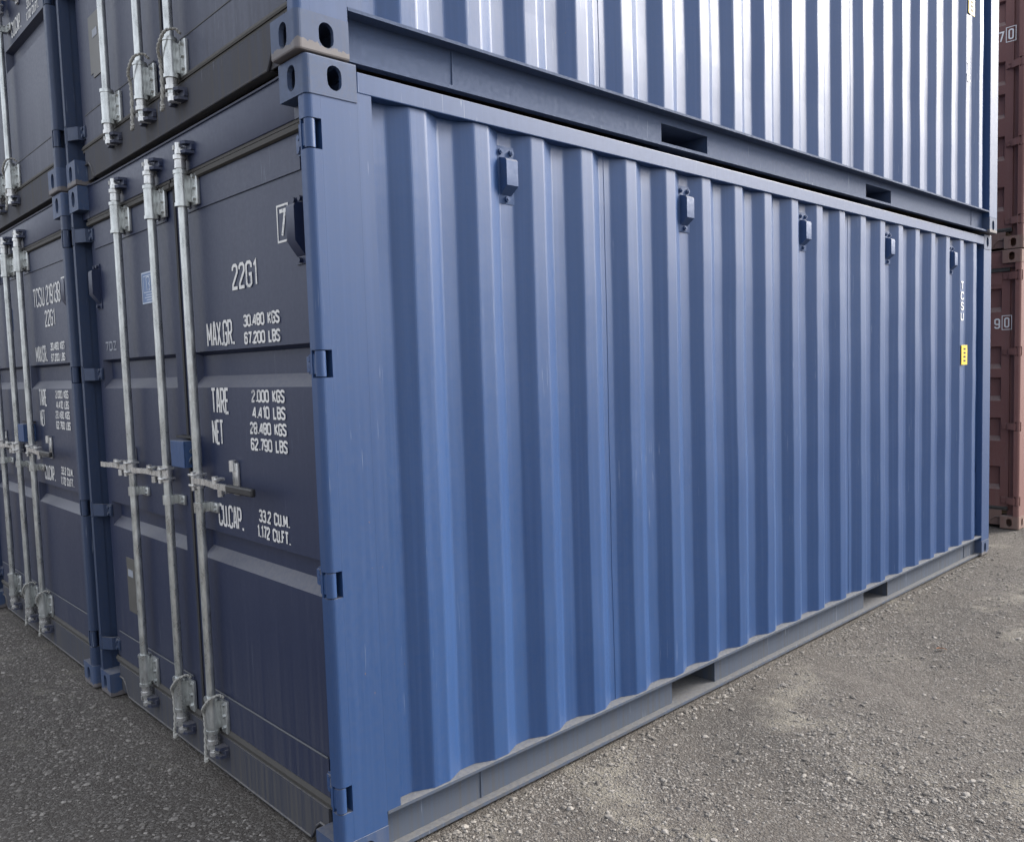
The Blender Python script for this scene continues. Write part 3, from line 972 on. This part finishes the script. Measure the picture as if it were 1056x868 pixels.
# marks on the far end of the long sides
def side_marks(c, ztop, zlab, word):
    wl = child(c, 'side_wall')[0]
    mb = MB()
    z = ztop
    for ch in word:
        text(mb, ch, 5.405, 5.462, z - 0.062, z, 0.011, lambda u, v, j: (u, 0.0085 - 0.0004 * j, v))
        z -= 0.078
    mb.build('side_lettering', M['white'], wl)
    lab = MB().box(5.412, 5.532, 0.0035, 0.0085, zlab - 0.15, zlab, 0.001).build('caution_label', M['yellow'], wl)
    mb = MB()
    for k in range(4):
        mb.box(5.452, 5.492, 0.0022, 0.0034, zlab - 0.036 - k * 0.03, zlab - 0.022 - k * 0.03)
    mb.build('label_print', M['dark'], wl)
side_marks(con, 2.195, 1.712, 'TCSU')
side_marks(c_up, 1.20, 1.70, 'TC')

# a pale, red-footed notice on the left door of the upper container
dl = child(c_up, 'door')[1]
n_ = MB().box(DX - 0.0026, DX - 0.0003, 1.985, 2.142, 0.500, 0.765).build('notice', M['plate'], dl)

# ------------------------------------------------------------------ red containers beyond
red = dict(frame=M['red'], cast=M['redrail'], door=M['red'], rail=M['redrail'], side=M['red'], sill=M['redrail'], vent=M['red'])
rc, rdR, rdL, rw = make_container(red, RED_BANDS, 0.040, 0.070, vents=False, texts=False)
rc2 = copy_tree(rc)
rc.location = (7.16, 0.095, 0)
rc2.location = (7.165, 0.085, 2.598)
RG = 'faded red containers behind the blue stack'
tag(rc, 'faded red container on the ground, its door marked 9 and boxed 0', 'shipping container', RG)
tag(rc2, 'faded red container stacked on the other red one, its door marked 7 and boxed 0', 'shipping container', RG)
def red_marks(c, d, z):
    dd = child(c, 'door')[0]
    mb = MB()
    text(mb, d, -0.245, -0.195, z - 0.05, z + 0.045, 0.013, pl)
    text(mb, '0', -0.160, -0.115, z - 0.042, z + 0.05, 0.012, pl)
    frame_rect(mb, -0.178, -0.097, z - 0.060, z + 0.068, 0.006, pl)
    mb.build('lettering', M['white'], dd)
red_marks(rc, '9', 1.925)
red_marks(rc2, '7', 1.935)
mb = MB()
for k, s in enumerate(('KGS', 'LBS', 'KGS', 'LBS', 'KGS', 'LBS')):
    z = 1.64 - 0.075 * k
    text(mb, s, -0.60, -0.375, z - 0.05, z, 0.010, door_place(DX - 0.006))
mb.build('lettering', M['white'], child(rc, 'door')[0])

# ------------------------------------------------------------------ twisted wire ties on the lower brackets
def cord(loc, y, label, k=0):
    """wire tie looped round the foot of a locking bar, its tail hanging down the left of the bar"""
    c = MB()
    main = [(0.044, y - 0.064, 0.338), (0.026, y - 0.060, 0.352), (-0.004, y - 0.046, 0.340), (-0.014, y - 0.020, 0.312), (-0.013, y + 0.010, 0.284), (0.002, y + 0.036, 0.258), (0.006, y + 0.041, 0.215),
            (0.004, y + 0.041 - 0.006 * k, 0.140), (0.000, y + 0.038, 0.085), (-0.004, y + 0.030, 0.064), (-0.006, y + 0.014, 0.066), (-0.006, y + 0.010, 0.082)]
    fine = []
    for i in range(len(main) - 1):
        p0 = Vector(main[max(i - 1, 0)]); p1 = Vector(main[i]); p2 = Vector(main[i + 1]); p3 = Vector(main[min(i + 2, len(main) - 1)])
        for t in np.linspace(0, 1, 8, endpoint=False):
            fine.append(0.5 * ((2 * p1) + (p2 - p0) * t + (2 * p0 - 5 * p1 + 4 * p2 - p3) * t * t + (3 * p1 - p0 - 3 * p2 + p3) * t ** 3))
    for ph in (0, math.pi):
        c.tube([p + Vector((0.0035 * math.cos(i * .9 + ph), 0.0035 * math.sin(i * .9 + ph), 0)) for i, p in enumerate(fine)], 0.0042, 6)
    o = c.build('wire_tie', M['cord'])
    o.location = loc
    tag(o, label, 'wire tie', 'wire ties on the locking bars')
L0 = con.location
cord(con.location, BARS[0], 'grey wire tie on the near ground container\'s bar beside the weight markings', 0)
cord(con.location, BARS[1], 'grey wire tie round the foot of the near ground container\'s middle bar', 1)
cord(c_up.location, BARS[0], 'grey wire tie on the upper near container\'s single bar, highest at the top edge', 1)
cord(c_up.location, BARS[1], 'grey wire tie on the upper near container\'s middle bar', 0)
cord(c_left.location, BARS[0], 'grey wire tie round the left ground container\'s bar nearest its TCSU number', 2)
cord(c_left.location, BARS[1], 'grey wire tie round the left ground container\'s middle bar', 1)
cord(c_upleft.location, BARS[0], 'grey wire tie on the upper left container\'s bar nearest the blue post', 0)

# ------------------------------------------------------------------ ground
def vnoise(x, y, f, seed):
    r = np.random.default_rng(seed)
    T = r.random((256, 256))
    x, y = x * f, y * f
    xi, yi = np.floor(x).astype(int), np.floor(y).astype(int)
    fx, fy = x - xi, y - yi
    fx, fy = fx * fx * (3 - 2 * fx), fy * fy * (3 - 2 * fy)
    g = lambda a, b: T[a % 256, b % 256]
    return (g(xi, yi) * (1 - fx) + g(xi + 1, yi) * fx) * (1 - fy) + (g(xi, yi + 1) * (1 - fx) + g(xi + 1, yi + 1) * fx) * fy - 0.5

def ground_h(x, y):
    h = 0.028 * vnoise(x, y, 0.9, 1) + 0.016 * vnoise(x, y, 2.7, 2) + 0.010 * vnoise(x, y, 8, 3) + 0.006 * vnoise(x, y, 23, 4)
    d = np.minimum(np.maximum(-y, 0) + 0.0, 9)
    dd = np.where(x < 0, np.maximum(-x, 0) + np.maximum(-y, 0) * 0, np.maximum(-y, 0))
    k = np.clip((dd + 0.05) / 0.5, 0.25, 1)
    return h * k - 0.006

def axis(lo, hi, step, far):
    a = list(np.arange(lo, hi, step))
    g, p, n_ = step, [], []
    v = hi
    while v < far:
        p.append(v); g *= 1.35; v += g
    p.append(far)
    g, v = step, lo
    while v > -far:
        g *= 1.35; v -= g
        n_.append(max(v, -far))
    return np.array(n_[::-1] + a + p)
gx, gy = axis(-2.6, 8.6, 0.035, 400), axis(-3.0, 6.0, 0.035, 400)
GX, GY = np.meshgrid(gx, gy, indexing='xy')
GZ = ground_h(GX, GY)
nx_, ny_ = len(gx), len(gy)
verts = np.stack([GX, GY, GZ], -1).reshape(-1, 3)
ii = np.arange(nx_ * ny_).reshape(ny_, nx_)
quads = np.stack([ii[:-1, :-1], ii[:-1, 1:], ii[1:, 1:], ii[1:, :-1]], -1).reshape(-1, 4)

def np_mesh(name, verts, faces, mat, smooth=True):
    me = bpy.data.meshes.new(name)
    k = faces.shape[1]
    me.vertices.add(len(verts)); me.vertices.foreach_set('co', verts.astype(np.float32).ravel())
    me.loops.add(faces.size); me.loops.foreach_set('vertex_index', faces.astype(np.int32).ravel())
    me.polygons.add(len(faces))
    me.polygons.foreach_set('loop_start', np.arange(0, faces.size, k, dtype=np.int32))
    me.polygons.foreach_set('use_smooth', np.full(len(faces), smooth))
    me.update(calc_edges=True)
    me.materials.append(mat)
    o = bpy.data.objects.new(name, me)
    COL.objects.link(o)
    return o

m, n, l, b = new_mat('gravelly_earth')
tc = n.new('ShaderNodeTexCoord')
vec = tc.outputs['Object']
big = noise_node(n, l, vec, 0.55, 5, 0.6)
mid = noise_node(n, l, vec, 3.0, 6, 0.65)
fin = noise_node(n, l, vec, 60, 6, 0.75)
vo = n.new('ShaderNodeTexVoronoi'); vo.inputs['Scale'].default_value = 95; l.new(vec, vo.inputs['Vector'])
vo2 = n.new('ShaderNodeTexVoronoi'); vo2.inputs['Scale'].default_value = 240; l.new(vec, vo2.inputs['Vector'])
c = mix(n, l, ramp(n, l, big, 0.35, 0.65), (0.088, 0.078, 0.069), (0.118, 0.106, 0.095))
c = mix(n, l, math_n(n, l, 'MULTIPLY', ramp(n, l, noise_node(n, l, vec, 1.35, 6, 0.7), 0.555, 0.66), 0.85), c, (0.25, 0.23, 0.19))
w2 = noise_node(n, l, vec, 0.8, 4, 0.6)
c = mix(n, l, math_n(n, l, 'MULTIPLY', ramp(n, l, w2, 0.56, 0.70), 0.55), c, (0.062, 0.058, 0.055))
c = mix(n, l, math_n(n, l, 'MULTIPLY', ramp(n, l, fin, 0.40, 0.75), 0.40), c, (0.070, 0.064, 0.057))
sep = n.new('ShaderNodeSeparateColor'); l.new(vo.outputs['Color'], sep.inputs[0])
c = mix(n, l, math_n(n, l, 'MULTIPLY', ramp(n, l, sep.outputs[0], 0.60, 0.92), 0.5), c, (0.23, 0.217, 0.20))
l.new(c, b.inputs['Base Color'])
b.inputs['Roughness'].default_value = 0.9
b.inputs['Specular IOR Level'].default_value = 0.25
bu = n.new('ShaderNodeBump'); bu.inputs['Strength'].default_value = 0.75; bu.inputs['Distance'].default_value = 0.012
h = math_n(n, l, 'SUBTRACT', math_n(n, l, 'MULTIPLY', fin, 0.9), math_n(n, l, 'MULTIPLY', vo.outputs['Distance'], 0.8))
h = math_n(n, l, 'SUBTRACT', h, math_n(n, l, 'MULTIPLY', vo2.outputs['Distance'], 0.35))
l.new(h, bu.inputs['Height']); l.new(bu.outputs[0], b.inputs['Normal'])
g = np_mesh('ground', verts, quads, m)
g['kind'] = 'structure'

# gravel: many thousand little stones
m, n, l, b = new_mat('gravel_stone')
at = n.new('ShaderNodeAttribute'); at.attribute_name = 'tone'
c = ramp(n, l, at.outputs['Fac'], 0.0, 1.0, (0.095, 0.087, 0.078, 1), (0.37, 0.345, 0.315, 1))
tc = n.new('ShaderNodeTexCoord')
f = noise_node(n, l, tc.outputs['Object'], 140, 4, 0.7)
c = mix(n, l, math_n(n, l, 'MULTIPLY', f, 0.5), c, (0.12, 0.11, 0.098))
l.new(c, b.inputs['Base Color']); b.inputs['Roughness'].default_value = 0.85
b.inputs['Specular IOR Level'].default_value = 0.3
def rock_variants(sub, k):
    out = []
    for s in range(k):
        bm = bmesh.new()
        bmesh.ops.create_icosphere(bm, subdivisions=sub, radius=1.0)
        sc = Vector((1, random.uniform(.55, .95), random.uniform(.3, .55)))
        for q in bm.verts:
            r = 1 + 0.38 * mnoise.noise(q.co * 1.3 + Vector((s * 7.1, 3, 1))) + random.uniform(-.12, .12)
            q.co = Vector((q.co.x * sc.x, q.co.y * sc.y, q.co.z * sc.z)) * r
        bm.verts.index_update()
        out.append((np.array([q.co[:] for q in bm.verts]), np.array([[q.index for q in f_.verts] for f_ in bm.faces])))
        bm.free()
    return out
def scatter(N, x0, x1, y0, y1, smin, smax, sub, keep, cl=1.0):
    x = rng.uniform(x0, x1, N); y = rng.uniform(y0, y1, N)
    ok = keep(x, y)
    dist = np.hypot(x + 1.29, y + 2.31)
    ok &= (y > -3.0 + 0.275 * (x + 1.29)) & (rng.random(N) < np.minimum(1, (3.6 / dist) ** 1.2))
    # patchy: stones gather in drifts
    ok &= (cl * (vnoise(x, y, 1.1, 9) * 1.3 + vnoise(x, y, 3.3, 10) * 1.0) + 0.48) > rng.random(N)
    x, y = x[ok], y[ok]
    s = smin * (smax / smin) ** (rng.random(len(x)) ** 2.6)
    return x, y, s
def stones(sets, name):
    V, F, T = [], [], []
    base = 0
    for (x, y, s, sub) in sets:
        vr = rock_variants(sub, 9)
        z = ground_h(x, y)
        pick = rng.integers(0, len(vr), len(x))
        th = rng.uniform(0, 2 * np.pi, len(x))
        tone = np.clip(rng.normal(0.46, 0.24, len(x)), 0, 1)
        for k, (rv, rf_) in enumerate(vr):
            i = np.where(pick == k)[0]
            if not len(i): continue
            c_, s_ = np.cos(th[i])[:, None], np.sin(th[i])[:, None]
            px = (rv[None, :, 0] * c_ - rv[None, :, 1] * s_) * s[i][:, None] + x[i][:, None]
            py = (rv[None, :, 0] * s_ + rv[None, :, 1] * c_) * s[i][:, None] + y[i][:, None]
            pz = rv[None, :, 2] * s[i][:, None] + z[i][:, None] + s[i][:, None] * 0.10
            V.append(np.stack([px, py, pz], -1).reshape(-1, 3))
            F.append((rf_[None] + (np.arange(len(i)) * len(rv))[:, None, None]).reshape(-1, 3) + base)
            T.append(np.repeat(tone[i], len(rv)))
            base += len(i) * len(rv)
    o = np_mesh(name, np.concatenate(V), np.concatenate(F), m, smooth=False)
    a = o.data.attributes.new('tone', 'FLOAT', 'POINT')
    a.data.foreach_set('value', np.concatenate(T).astype(np.float32))
    return o
def foot(N):
    x = rng.uniform(0.1, 6.1, N)
    y = -0.012 - np.abs(rng.normal(0, 0.05, N))
    k = vnoise(x, y * 0, 1.7, 21) + 0.5 > rng.random(N) * 1.1
    x, y = x[k], y[k]
    return x, y, 0.004 * (4.0 ** (rng.random(len(x)) ** 2.2)), 1
side_ok = lambda x, y: (y < -0.005) | (x < -0.03) | (x > 6.09)
sets = []
x, y, s = scatter(170000, -0.6, 7.4, -1.9, 0.08, 0.0026, 0.0098, 1, side_ok, 1.0); sets.append((x, y, s, 1))
x, y, s = scatter(42000, -1.1, 0.05, 0.0, 5.2, 0.0025, 0.0105, 1, side_ok, 0.5); sets.append((x, y, s, 1))
x, y, s = scatter(9000, 6.0, 10.5, -2.5, 0.09, 0.006, 0.018, 1, side_ok); sets.append((x, y, s, 1))
x, y, s = scatter(9000, -0.8, 7.4, -2.2, 0.0, 0.0055, 0.0165, 2, side_ok, 0.7); sets.append((x, y, s, 2))
x, y, s = scatter(4200, -1.3, 0.0, 0.0, 5.2, 0.0055, 0.017, 2, side_ok, 0.45); sets.append((x, y, s, 2))
sets.append(foot(2600))
gv = stones(sets, 'gravel')
tag(gv, 'loose grey gravel strewn over the earth yard', 'gravel', kind='stuff')

# a fallen leaf on the gravel
lf = MB()
P0 = [(0, 0.03, 0.004), (0.012, 0.012, 0.010), (0.010, -0.012, 0.009), (0, -0.03, 0.003), (-0.011, -0.010, 0.011), (-0.012, 0.012, 0.012)]
lf.add(P0 + [(a, b_, c_ - 0.001) for a, b_, c_ in P0], [(0, 1, 4, 5), (1, 2, 3, 4), (11, 10, 7, 6), (10, 9, 8, 7)] + [(i, 6 + i, 6 + (i + 1) % 6, (i + 1) % 6) for i in range(6)])
lo = lf.build('leaf', M['leaf'])
lo.location = (3.44, -0.58, float(ground_h(np.array([3.44]), np.array([-0.58]))[0]) + 0.008)
lo.rotation_euler = (0.1, 0.2, 0.8)
tag(lo, 'small orange dry leaf lying on the gravel', 'leaf')
